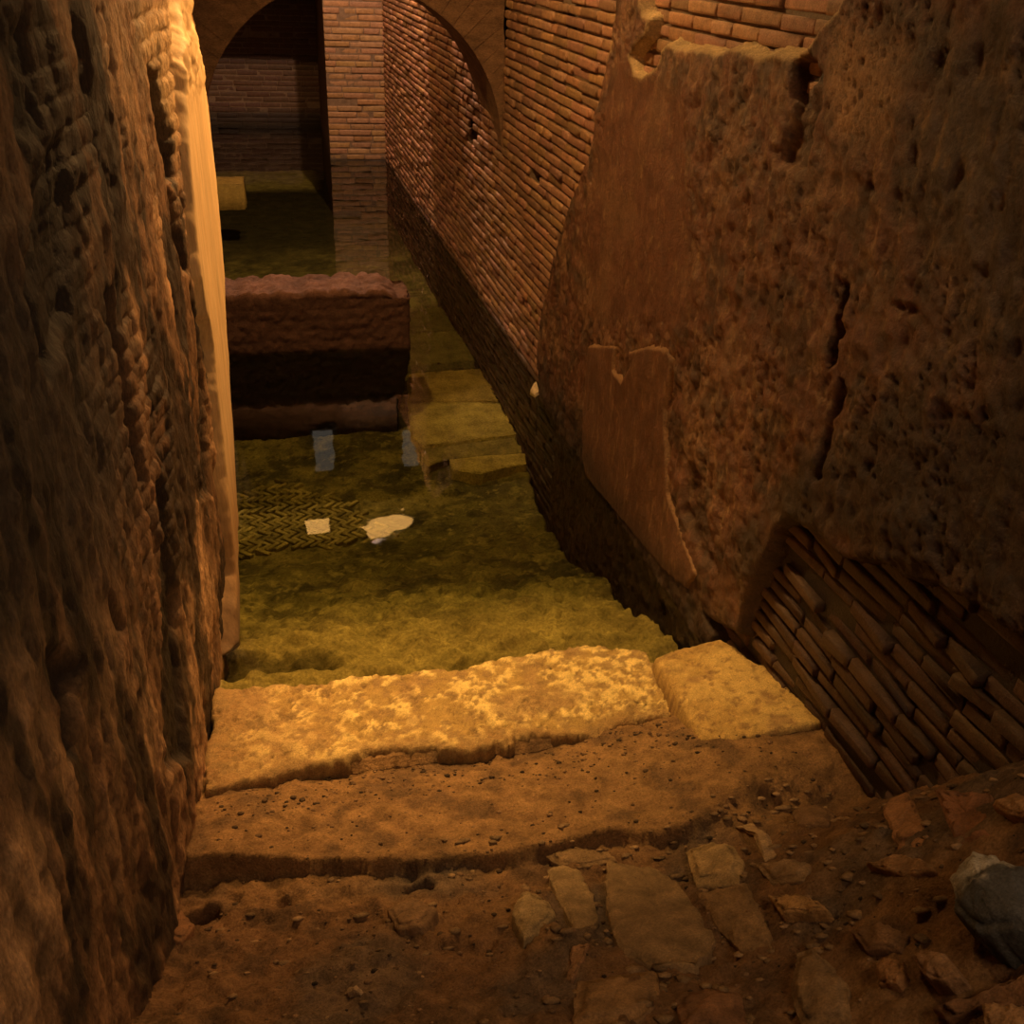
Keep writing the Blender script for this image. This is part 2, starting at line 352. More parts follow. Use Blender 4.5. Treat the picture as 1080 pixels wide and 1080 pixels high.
# end of the thick wall and the wall that carries on behind it
v = []; ns = 24
for i in range(ns):
    z = -.9 + 4.0 * i / (ns - 1); e = float(yend(z))
    v += [(xl(e) - .02, e, z), (xl(e) - .35, e + .05, z)]
f = [(2*i, 2*i+1, 2*i+3, 2*i+2) for i in range(ns - 1)]
we = link('wall_end', v, f, M['leftwall'], wl, [(.12, .07, .04)] * len(v))
bv, bf = box_vf((-.95, 4.6, -1.2), (-.56, 7.28, 5.19))
wb2 = struct(link('wall_left_passage', bv, bf, M['masonry'], None, [(.16, .095, .05)] * 8, False))

# ======================================================== ARCH
ya = 7.286; yb = 7.84
ac, az, ar = .485, 1.30, 1.03
th = np.linspace(math.pi * .0 + .02, math.pi - .02, 41)
inn = [(ac + ar * math.cos(t), az + ar * math.sin(t)) for t in th]
inn = [(1.535, az - .03)] + [p for p in inn] + [(-.56, az - .03)]
v = []; f = []; tn = []
for (x, z) in inn:                                                     # front and back face rows: soffit edge, voussoir top, wall top
    for y in (ya, yb + .34 * float(ss(.22, .6, np.array(x - ac)))):
        for k in range(7):
            t = k / 6
            X = x + (x - ac) * .35 * t if abs(x - ac) < .99 else x + (.08 if x > ac else -.4) * t
            Z = z + (5.18 - z) * (t ** 1.5)
            v.append((X, y, Z)); tn.append(np.array((.24, .135, .075)))
n = len(inn)
def ix(i, s, k): return (i * 2 + s) * 7 + k
for i in range(n - 1):
    f.append((ix(i,0,0), ix(i,1,0), ix(i+1,1,0), ix(i+1,0,0)))
    for k in range(6):
        f.append((ix(i,0,k), ix(i+1,0,k), ix(i+1,0,k+1), ix(i,0,k+1)))
        f.append((ix(i,1,k), ix(i,1,k+1), ix(i+1,1,k+1), ix(i+1,1,k)))
arch = tag(link('arch', v, f, M['masonry'], None, tn, False), 'brown masonry arch spanning the passage above the water', 'arch')
# voussoirs: thin radial stones with open joints on the near face
vv = []; vf = []; vt = []
for i in range(30):
    t0 = .06 + i * (math.pi - .12) / 30; t1 = t0 + (math.pi - .12) / 30 - .004
    k = len(vv)
    for (r_, y) in ((ar + .004, ya + .02), (ar + .26, ya + .02), (ar + .26, ya - .004), (ar + .004, ya - .004)):
        for t in (t0, t1): vv.append((min(ac + r_ * math.cos(t), 1.516), y, az + r_ * math.sin(t)))
    for e in range(4):
        g = (e + 1) % 4; vf.append((k + 2*e, k + 2*e + 1, k + 2*g + 1, k + 2*g))
    vf += [(k, k+2, k+4, k+6), (k+1, k+7, k+5, k+3)]
    c = np.array((.24, .135, .075)) * random.uniform(.9, 1.1); vt += [c] * 8
vo = link('voussoir_ring', vv, vf, M['masonry'], arch, vt, False); vo['label'] = 'ring of narrow radial bricks round the arch'

# ======================================================== BACK WALLS
def brick_wall(name, y, x0, x1, z0, z1, base, seed, dark=None):
    V, Q, T = brick_face(x0, x1, z0, z1, .075, .34, lambda u, v_, h: (u, y - h, v_), (), dark, base, .007, seed, None, .35)
    return struct(link(name, V, Q, M['brick'], None, T))
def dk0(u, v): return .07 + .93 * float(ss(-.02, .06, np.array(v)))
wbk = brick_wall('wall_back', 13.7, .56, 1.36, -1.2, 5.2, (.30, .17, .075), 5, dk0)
bv, bf = box_vf((-2.3, 13.7, 2.75), (.56, 13.95, 5.2))
struct(link('wall_lintel', bv, bf, M['masonry'], None, [(.2, .115, .06)] * 8, False))
def mirrored(px, py, y):
    q = on_z(px, py, 0.0); k = y / q[1]; return np.array((q[0] * k, y, 2.6 * (k - 1)))
for wi, quad in enumerate([[(331, 459), (351, 456), (353, 498), (333, 501)], [(425, 461), (439, 458), (442, 494), (427, 497)]]):
    pts = [mirrored(px, py, 13.55) for px, py in quad]
    x0, x1 = min(p[0] for p in pts), max(p[0] for p in pts); z0, z1 = min(p[2] for p in pts), max(p[2] for p in pts)
    pm, pnt, pb = nodes('daylit_pane'); pb.inputs['Base Color'].default_value = (.12, .12, .11, 1); pb.inputs['Emission Color'].default_value = (.95, .84, .68, 1); pb.inputs['Emission Strength'].default_value = .42
    wn = struct(link('window_%d' % (wi + 1), [(x0, 13.66, z0), (x1, 13.66, z0), (x1, 13.66, z1), (x0, 13.66, z1)], [(0, 1, 2, 3)], pm, None, None, False))
    fv, ff = [], []
    for lo, hi in [((x0-.05, 13.62, z0-.05), (x0, 13.70, z1+.05)), ((x1, 13.62, z0-.05), (x1+.05, 13.70, z1+.05)), ((x0, 13.62, z0-.05), (x1, 13.70, z0)), ((x0, 13.62, z1), (x1, 13.70, z1+.05))]:
        b_, f_ = box_vf(lo, hi); k_ = len(fv); fv += b_; ff += [tuple(i + k_ for i in q) for q in f_]
    link('window_frame', fv, ff, M['metal'], wn, None, False)
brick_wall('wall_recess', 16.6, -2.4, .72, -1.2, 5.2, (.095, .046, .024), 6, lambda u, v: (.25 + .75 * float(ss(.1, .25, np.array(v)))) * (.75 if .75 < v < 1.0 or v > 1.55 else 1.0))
bv, bf = box_vf((.56, 13.72, -1.2), (.86, 16.7, 5.2))
struct(link('wall_pier', bv, bf, M['masonry'], None, [(.13, .075, .04)] * 8, False))
bv, bf = box_vf((-2.6, 8.2, -1.2), (-2.3, 16.7, 5.2))
struct(link('wall_far_left', bv, bf, M['masonry'], None, [(.15, .085, .045)] * 8, False))
bv, bf = box_vf((-2.9, -1.5, 5.2), (2.4, 16.9, 5.4))
struct(link('ceiling', bv, bf, M['ceil'], None, None, False))

# ======================================================== POOL FLOOR
def depth(y):
    return np.interp(y, [2.4, 3.25, 3.6, 3.9, 4.4, 4.9, 5.6, 20], [-.25, -.055, -.12, -.24, -.42, -.55, -.68, -.72])
edge_floor = []
for (px, py) in [(418, 190), (424, 215), (440, 262), (470, 330), (500, 388), (522, 430), (550, 480), (572, 545), (600, 590), (640, 615), (655, 636), (702, 668), (725, 690)]:
    z = -.5
    for _ in range(30): q = on_z(px, py, z); z = float(depth(q[1]))
    edge_floor.append((q[1], q[0]))
edge_floor.sort(); efy = np.array([e[0] for e in edge_floor]); efx = np.array([e[1] for e in edge_floor])
def floor_grid(x0, x1, y0, y1, st):
    X, Y = np.meshgrid(np.arange(x0, x1, st), np.arange(y0, y1, st))
    n_ = fbm(X, Y, 2.2, 4, 201) - .5; m_ = fbm(X, Y, 11, 4, 205, .6) - .5
    near = ss(5.0, 3.8, Y)
    Z = depth(Y) + n_ * .07 + m_ * (.05 + .07 * near)
    cob = np.clip(.5 - worley(X, Y, 13, 9), 0, 1)
    Z = Z + .05 * cob * near * ss(.4, .6, fbm(X, Y, 3, 3, 207))
    ex = np.interp(Y, efy, efx) + .05 * (fbm(X, Y, 8, 3, 209) - .5)
    off = ss(0, .07, X - ex); Z = Z - off * .55
    # hollow under the back edge of the threshold at the left
    hol = ss(-.03, .05, sdf(X, Y, [(-.5, 3.28), (.08, 3.33), (.02, 3.48), (-.5, 3.55)])); Z = Z - .07 * hol
    g1, g2, g3, g4 = [np.array(c) for c in ((.16, .145, .05), (.27, .235, .085), (.075, .070, .03), (.36, .27, .12))]
    a = fbm(X, Y, 2.6, 5, 211); c = lerp(g1, g2, ss(.4, .68, a))
    c = lerp(c, g3, ss(.48, .66, fbm(X, Y, 5, 5, 213)) * .85)
    c = lerp(c, g2 * 1.3, ss(.56, .70, fbm(X, Y, 17, 5, 215, .65)) * .7)
    c = lerp(c, g3 * .6, ss(.60, .72, fbm(X, Y, 24, 4, 217, .65)) * .7)
    c = lerp(c, g4, near * ss(4.2, 3.4, Y) * .75)
    c = lerp(c, (.03, .024, .012), np.clip(off + hol * .8, 0, 1) * .9)
    c = lerp(c, g3 * .4, ss(10.5, 12.5, Y) * .6 + .4 * ss(8, 9.5, Y))  # far floor darkened: dark reflection of the recess painted into it
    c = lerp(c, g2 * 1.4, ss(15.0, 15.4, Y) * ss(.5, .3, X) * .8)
    return np.stack([X, Y, Z], -1), c
Pf, cf = floor_grid(-1.0, 1.80, 2.55, 7.6, .013)
fl = struct(grid('floor', Pf, np.ones(Pf.shape[:2], bool), M['algae'], None, cf))
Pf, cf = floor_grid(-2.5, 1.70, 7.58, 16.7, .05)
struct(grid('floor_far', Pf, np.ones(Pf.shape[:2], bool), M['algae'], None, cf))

# herringbone tile floor showing through the silt
hb = []
for (px, py) in [(244, 500), (300, 488), (345, 500), (385, 520), (402, 548), (345, 566), (320, 560), (250, 576)]:
    q = on_z(px, py, -.50); hb.append((q[0], q[1]))
v = []; f = []; tn = []; W_, L_ = .034, .105
for i in range(-70, 80):
    for j in range(-40, 60):
        d = .707; cx0 = .1 + (i * W_ + j * 0) ; 
        uu = i * W_ + (j % 2) * 0; 
        # rows of slanting bricks, alternate rows leaning the other way
        yc = 4.2 + j * L_ * .72; xc = -.3 + i * W_ * 1.5; s = 1 if j % 2 else -1
        if sdf(np.array([xc]), np.array([yc]), hb)[0] + .10 * (random.random() - .5) < -.02: continue
        a_ = s * math.radians(48); ca, sa = math.cos(a_), math.sin(a_); k = len(v)
        z = float(depth(np.array(yc))) + .024 + random.uniform(-.010, .006)
        for (hh, ins) in ((-.05, 0), (-.004, .001), (0, .005)):
            for (p, q) in ((-1, -1), (1, -1), (1, 1), (-1, 1)):
                lx = p * (W_ / 2 - .002 - ins); ly = q * (L_ / 2 - .002 - ins)
                v.append((xc + lx * ca - ly * sa, yc + lx * sa + ly * ca, z + hh))
        for rr in (0, 4):
            for e in range(4): g = (e + 1) % 4; f.append((k+rr+e, k+rr+g, k+rr+4+g, k+rr+4+e))
        f.append((k+8, k+9, k+10, k+11))
        c = np.array((.34, .29, .10)) * random.uniform(.6, 1.3); tn += [c] * 12
tag(link('herringbone_paving', v, f, M['algae'], fl if False else None, tn, False), 'greenish patch of herringbone brick paving under the shallow water', 'paving')

# sunken slabs along the right side
def resample(poly, n, jit, seed):
    P = np.array(poly, float); Q = np.roll(P, -1, 0); seg = np.linalg.norm(Q - P, axis=1); cum = np.r_[0, np.cumsum(seg)]
    r = np.random.default_rng(seed); out = []
    for t in np.linspace(0, cum[-1], n, endpoint=False):
        i = min(np.searchsorted(cum, t, 'right') - 1, len(P) - 1); w = (t - cum[i]) / max(seg[i], 1e-9)
        out.append(P[i] * (1 - w) + Q[i] * w)
    out = np.array(out); ctr = out.mean(0); ang = np.arange(n)
    out += (out - ctr) * (jit * (r.random((n, 1)) - .5)); return out
def stone(name, poly3, t, sink, color, m, seed, rough=.006, n=44, dome=.0, tilt=None, colvar=.25, under=None):
    """a solid stone from the outline of its upper face: worn arris, uneven top, sides going down into the ground"""
    P3 = np.array(poly3, float); ctr = P3.mean(0)
    nrm = np.array((0, 0, 1.0)) if tilt is None else np.array(tilt) / np.linalg.norm(tilt)
    P = resample(P3, n, .05, seed); size = np.linalg.norm(P - P.mean(0), axis=1).mean()
    bw = min(.018, size * .16); rings = []
    prof = [(1.05, -sink), (1.03, t * .1), (1.01, t * .55), (1.0, t - bw * .55), (1 - bw * .5 / size, t - bw * .12), (1 - bw * 1.4 / size, t)]
    for s in (.78, .62, .46, .30, .15): prof.append((s, t + dome * (1 - s)))
    V = []; T = []; r = np.random.default_rng(seed)
    for (s, h) in prof:
        V.append(ctr + (P - ctr) * s + nrm * h)
    V = np.concatenate(V + [[ctr + nrm * (t + dome)]])
    o = seed * 3.17
    nz = fbm(V[:, 0] + o + V[:, 2], V[:, 1] + o - V[:, 2] * .7, 22, 4, seed) - .5
    n2 = fbm(V[:, 0] + V[:, 2] * 1.3 + o, V[:, 1] + o, 60, 3, seed + 2) - .5
    V = V + nrm * (nz * rough * 4 + n2 * rough * 1.5)[:, None]
    rad = (V - ctr); V = V + rad * (n2 * .10)[:, None] * (np.arange(len(V)) < n * 6)[:, None]
    f = []
    for k in range(len(prof) - 1):
        for i in range(n): j = (i + 1) % n; f.append((k*n+i, k*n+j, (k+1)*n+j, (k+1)*n+i))
    L = (len(prof) - 1) * n; f += [(L+i, L+(i+1) % n, L+n) for i in range(n)]
    c = np.array(color) * (1 + colvar * 2 * nz[:, None])
    ob = link(name, V, f, m, None, c)
    if under is not None:
        pass
    return ob
def zf(px, py, z): return tuple(on_z(px, py, z))
slabs = [
    ([(432, 425), (437, 463), (447, 470), (541, 457), (530, 425)], 'broad smooth sunken slab nearest the camera in the row under water', (.42, .345, .12)),
    ([(432, 395), (432, 423), (529, 423), (513, 388)], 'sunken slab with an orange tinge, second in the row under water', (.38, .29, .10)),
    ([(432, 352), (432, 385), (504, 380), (480, 349)], 'dull green sunken slab, third in the row beside the low wall end', (.20, .185, .075)),
    ([(432, 330), (432, 350), (478, 347), (465, 323)], 'smallest and farthest dull green sunken slab of the row', (.17, .16, .06))]
for i, (pts, lab, c) in enumerate(slabs):
    o = stone('sunken_slab', [zf(*p, -.62) for p in pts], .0, .35, c, M['algae'], 300 + i, .0018, 60, 0, None, .12)
    tag(o, lab, 'slab', 'slabs sunk along the right side of the pool')
o = stone('broken_tile', [zf(*p, -.61) for p in [(476, 485), (515, 481), (553, 479), (554, 490), (530, 494), (508, 500), (495, 499), (478, 495)]], .01, .10, (.40, .32, .10), M['algae'], 310, .002, 60)
tag(o, 'flat broken yellowish tile lying under water before the slab row', 'tile')
o = stone('sunken_slab', [zf(*p, -.625) for p in [(446, 474), (541, 461), (549, 478), (510, 481), (474, 484), (450, 492)]], .0, .2, (.25, .21, .075), M['algae'], 311, .003, 50)
tag(o, 'dark rough sunken slab between the broken tile and the smooth slabs', 'slab', 'slabs sunk along the right side of the pool')

# water
nx, ny = 40, 160
rows = np.r_[np.linspace(2.9, 4.59, 40), np.linspace(4.6, 7.27, 40), np.linspace(8.2, 13.6, 40), np.linspace(13.72, 16.55, 20)]
left = np.where(rows < 4.595, xl(rows) - .03, np.where(rows < 8.1, -.55, -2.28)); right = np.where(rows < 13.7, xr(rows) + .015, .55)
tt = np.linspace(0, 1, nx); Y = np.repeat(rows[:, None], nx, 1); X = left[:, None] * (1 - tt) + right[:, None] * tt
m, nt, b = nodes('pool_water'); nt.nodes.remove(b); Ln = nt.links.new
om = nt.nodes['Material Output']; tr = nt.nodes.new('ShaderNodeBsdfTransparent'); tr.inputs[0].default_value = (.82, .82, .62, 1)
gl = nt.nodes.new('ShaderNodeBsdfGlossy'); gl.inputs['Roughness'].default_value = .02; gl.inputs[0].default_value = (1, 1, 1, 1)
fr = nt.nodes.new('ShaderNodeFresnel'); fr.inputs['IOR'].default_value = 1.33
mxs = nt.nodes.new('ShaderNodeMixShader'); geo = nt.nodes.new('ShaderNodeNewGeometry')
nz = nt.nodes.new('ShaderNodeTexNoise'); nz.inputs['Scale'].default_value = 3.5; nz.inputs['Detail'].default_value = 2; Ln(geo.outputs['Position'], nz.inputs['Vector'])
bp = nt.nodes.new('ShaderNodeBump'); bp.inputs['Strength'].default_value = .06; bp.inputs['Distance'].default_value = .02
Ln(nz.outputs['Fac'], bp.inputs['Height']); Ln(bp.outputs[0], gl.inputs['Normal']); Ln(bp.outputs[0], fr.inputs['Normal'])
Ln(fr.outputs[0], mxs.inputs[0]); Ln(tr.outputs[0], mxs.inputs[1]); Ln(gl.outputs[0], mxs.inputs[2]); Ln(mxs.outputs[0], om.inputs[0])
wt = grid('water', np.stack([X, Y, 0 * X], -1), np.ones(X.shape, bool), m)
tag(wt, 'still clear greenish water filling the long narrow pool', 'water', None, 'stuff')

# low wall standing in the pool
def low_wall(x0, x1, y0, y1, zt):
    st = .014
    us = np.arange(0, 1.0001, st / (x1 - x0))
    prof = [(y0, z) for z in np.arange(-.8, zt - .03, st)] + [(y0 + .03 - .03 * math.cos(t), zt - .03 + .03 * math.sin(t)) for t in np.linspace(0, math.pi / 2, 5)] + \
           [(y, zt) for y in np.arange(y0 + .04, y1 - .03, st)] + [(y1 - .03 + .03 * math.sin(t), zt - .03 + .03 * math.cos(t)) for t in np.linspace(0, math.pi / 2, 5)] + [(y1, z) for z in np.arange(zt - .05, -.8, -.05)]
    pr = np.array(prof); nP = len(pr)
    U, K = np.meshgrid(us, np.arange(nP)); Xw = x0 + U * (x1 - x0)
    Yw = pr[K.astype(int), 0]; Zw = pr[K.astype(int), 1]
    top = ss(zt - .06, zt - .02, Zw)
    br = fbm(Xw, Yw + Zw, 7, 3, 401) - .5; fi = fbm(Xw, Yw + Zw * 1.0, 28, 4, 403, .6) - .5
    lump = np.abs(np.sin(Xw * 14 + 2 * br)) ** .5
    Zw = Zw + top * (.05 * br + .025 * (lump - .7) + .045 * fi - .07 * ss(.85, 1.0, U))
    crs = .004 * (ss(.0, .3, (Zw / .075) % 1) * ss(1, .7, (Zw / .075) % 1))
    Yw = Yw - (1 - top) * (crs + .03 * fi + .03 * br) * np.where(Yw < (y0 + y1) / 2, 1, -1)
    Xe = Xw - .10 * ss(0, -.62, Zw) * U + .025 * fi + .02 * br * ss(.9, 1, U)
    c = lerp((.095, .045, .028), (.27, .13, .09), np.clip(top * (.5 + 1.2 * br) + .25 * (fi + .2), 0, 1))
    c = lerp(c, (.009, .007, .004), ss(.02, -.03, Zw))
    V = np.stack([Xe, Yw, Zw], -1).reshape(-1, 3); ny_, nx_ = U.shape
    I = np.arange(ny_ * nx_).reshape(ny_, nx_)
    q = [tuple(t) for t in np.stack([I[:-1, :-1], I[:-1, 1:], I[1:, 1:], I[1:, :-1]], -1).reshape(-1, 4)]
    c = c.reshape(-1, 3); e = V[I[:, -1]]; ce = c[I[:, -1]]; mid = np.array((e[:, 0].mean(), (y0 + y1) / 2, 0)); prev = I[:, -1]
    for sc_, dx in ((.93, .012), (.6, .02), (.25, .022), (.02, .022)):
        ring = e.copy(); ring[:, 1] = mid[1] + (e[:, 1] - mid[1]) * sc_; ring[:, 0] += dx; ring[:, 2] = e[:, 2] - (1 - sc_) * .02
        k = len(V); V = np.concatenate([V, ring]); c = np.concatenate([c, ce]); cur = np.arange(k, k + len(ring))
        q += [(prev[i], cur[i], cur[i+1], prev[i+1]) for i in range(len(ring) - 1)]; prev = cur
    V = V.tolist(); return V, q, c
V, q, c = low_wall(-.60, .775, 6.80, 7.22, .43)
tag(link('low_wall', V, q, M['stone'], None, c), 'dark red low brick wall with a worn top crossing the pool', 'wall')

# pale block standing at the left of the far water
o = stone('ashlar_block', [(-.95, 12.3, .0), (-.53, 12.3, .0), (-.53, 12.7, .0), (-.95, 12.7, .0)], -.02, .30, (.42, .29, .10), M['lime'], 330, .003, 40)
tag(o, 'yellowish squared block in the far water at the left', 'block')

# ======================================================== THRESHOLD
def slab_hf(name, pts, plane, T, st, color, m, pit_amp, seed, rag=.02, fall=.12):
    W = [on_plane(px, py, *plane) for px, py in pts]; poly = [(w[0], w[1]) for w in W]
    xs = [p[0] for p in poly]; ys = [p[1] for p in poly]
    X, Y = np.meshgrid(np.arange(min(xs) - .06, max(xs) + .06, st), np.arange(min(ys) - .06, max(ys) + .06, st))
    n_, c_ = plane; zp = (c_ - n_[0] * X - n_[1] * Y) / n_[2]
    s = sdf(X, Y, poly) + rag * (fbm(X, Y, 12, 4, seed) - .5) + rag * .4 * (fbm(X, Y, 50, 2, seed + 9) - .5)
    a = fbm(X, Y, 5, 4, seed + 1) - .5; f_ = fbm(X, Y, 26, 4, seed + 2, .65) - .5
    pits = np.clip(.30 - worley(X + .1 * f_, Y + .1 * f_, 36, seed), 0, 1) * ss(.46, .60, fbm(X, Y, 9, 4, seed + 4))
    Z = zp + (.03 * a + .016 * f_ - .07 * pits) * pit_amp - .012 * ss(.02, 0, s) - fall * ss(.004, -.016, s)
    c = np.asarray(color(X, Y, a, f_, pits, s))
    return grid(name, np.stack([X, Y, Z], -1), s > -.022, m, None, c)
block_px = [(208, 840), (240, 831), (285, 818), (312, 812), (367, 803), (388, 791), (433, 788), (500, 788), (560, 774), (590, 774), (630, 773), (650, 761), (703, 754), (717, 745),
            (705, 715), (688, 690), (684, 684), (640, 680), (600, 682), (560, 688), (510, 694), (500, 700), (433, 706), (395, 708), (347, 716), (300, 721), (268, 722), (226, 724)]
def colb(X, Y, a, f_, p, s):
    c = lerp((.41, .255, .08), (.80, .56, .20), ss(-.10, .10, f_ + a * .6))
    c = lerp(c, (.33, .19, .08), ss(.06, .25, fbm(X, Y, 6, 4, 415) - .5) * .7)
    c = lerp(c, (.36, .20, .075), ss(.15, -.45, X + .8 * (fbm(X, Y, 8, 4, 417) - .5)) * .8)  # left end and front rim browned: lamp falloff put into the colour
    c = lerp(c, (.30, .165, .065), ss(.10, .0, s + .10 * (fbm(X, Y, 14, 4, 419) - .5)) * ss(3.1, 2.8, Y) * .75)
    c = lerp(c, (.30, .18, .07), ss(.53, .62, fbm(X, Y, 30, 4, 420, .65)) * .85)
    c = lerp(c, (.12, .065, .03), np.clip(ss(.002, -.008, s) + p * 2.2, 0, 1) * .85)  # shade of the sides painted dark, pits darkened along with them
    return c
o = slab_hf('threshold_block', block_px, ((0, .06, 1.0), .03 + .06 * 3.2), .1, .0085, colb, M['lime'], 1.15, 421, .06)
tag(o, 'long pitted yellow stone block lying along the water edge', 'step')
slab_px = [(689, 691), (715, 682), (740, 676), (760, 672), (777, 680), (793, 696), (803, 701), (825, 698), (840, 708), (855, 724), (868, 742), (875, 757), (870, 763), (838, 768), (807, 772), (782, 778), (757, 780), (738, 778), (727, 757), (708, 722)]
def cols(X, Y, a, f_, p, s):
    c = lerp((.46, .28, .085), (.60, .39, .13), ss(-.2, .2, a + f_ * .6))
    c = lerp(c, (.34, .19, .08), ss(.06, .2, fbm(X, Y, 7, 5, 435, .6) - .5) * .7)
    c = lerp(c, (.24, .13, .05), ss(.58, .68, fbm(X, Y, 34, 4, 437, .65)) * .7)
    return lerp(c, (.20, .11, .05), np.clip(ss(.0, -.01, s) + p * 1.5, 0, 1) * .8)
o = slab_hf('square_slab', slab_px, ((-.06, .17, 1.0), .13 + .17 * 2.8 - .06 * 1.2), .1, .0085, cols, M['lime'], .8, 441, .02)
tag(o, 'flat yellow stone slab set against the right wall beside the long block', 'step')

# ======================================================== EARTH
lip = []
for (px, py) in [(120, 905), (185, 903), (250, 902), (330, 906), (405, 913), (450, 918), (472, 911), (530, 908), (575, 900), (620, 886), (650, 879), (690, 888), (750, 884), (790, 873), (828, 858), (870, 838), (920, 820), (980, 806)]:
    q = on_z(px, py, .20); lip.append((q[0], q[1]))
lx = np.array([p[0] for p in lip]); ly = np.array([p[1] for p in lip])
def ground(X, Y, detail=True):
    X = np.asarray(X, float); Y = np.asarray(Y, float)
    le = np.interp(X, lx, ly) + .06 * (fbm(X, Y, 7, 5, 505, .6) - .5)
    bench = .045 + .28 * (2.62 - Y) + .09 * ss(.85, 1.4, X) * ss(2.9, 2.35, Y) - .045 * ss(2.45, 2.62, Y - .12 * (fbm(X, Y, 9, 4, 531) - .5)) * ss(1.05, .8, X)
    bench = np.where(Y > 2.62, .045 - .3 * (Y - 2.62), bench)
    fore = .115 + .58 * (2.06 - Y)
    fore = fore + .85 * np.clip(2.02 - Y, 0, 1.0) * ss(.85, 1.75, X)
    so = .013 + .16 * ss(1.0, 1.5, X)
    w = ss(0, 1, .5 + (Y - le) / (2 * so))
    Z = fore * (1 - w) + bench * w
    a = fbm(X, Y, 4, 4, 511) - .5; f_ = fbm(X, Y, 20, 5, 513, .62) - .5
    Z = Z + a * (.10 - .06 * w) + f_ * (.075 - .045 * w)
    # hollows in the broken lip
    for (hx, hy, r_, d_) in HOL: Z = Z - d_ * ss(r_, r_ * .4, np.hypot((X - hx), (Y - hy) * 1.3) + .03 * f_)
    return Z, w, a, f_
HOL = []
for (px, py, r_, d_) in [(205, 950, .075, .10), (440, 938, .055, .08), (290, 945, .05, .04), (810, 852, .05, .05), (885, 912, .022, .03), (855, 1065, .03, .03), (780, 1035, .03, .02)]:
    q = on_z(px, py, .2 + max(0, (910 - py)) * 0 + .001 * max(0, py - 930)); HOL.append((q[0], q[1], r_, d_))
X, Y = np.meshgrid(np.arange(-.62, 1.80, .009), np.arange(.25, 3.0, .009))
Z, w, a, f_ = ground(X, Y)
crumb = np.clip(.40 - worley(X, Y, 42, 15), 0, 1) * ss(.5, .62, fbm(X, Y, 6, 3, 521))
Z = Z + crumb * .02
e1, e2, e3 = [np.array(c) for c in ((.30, .165, .07), (.20, .105, .05), (.105, .062, .036))]
c = lerp(e2, e1, np.clip(w * (.75 + f_ * 1.5) + (1 - w) * ss(-.1, .25, a) * .6, 0, 1))
c = lerp(c, e3, ss(.52, .70, fbm(X, Y, 9, 4, 523)) * .6)
c = lerp(c, (.10, .085, .07), ss(.55, .72, fbm(X, Y, 3, 3, 527)) * (1 - w) * .5)
gr = struct(grid('floor_earth', np.stack([X, Y, Z], -1), np.ones(X.shape, bool), M['earth'], None, c))

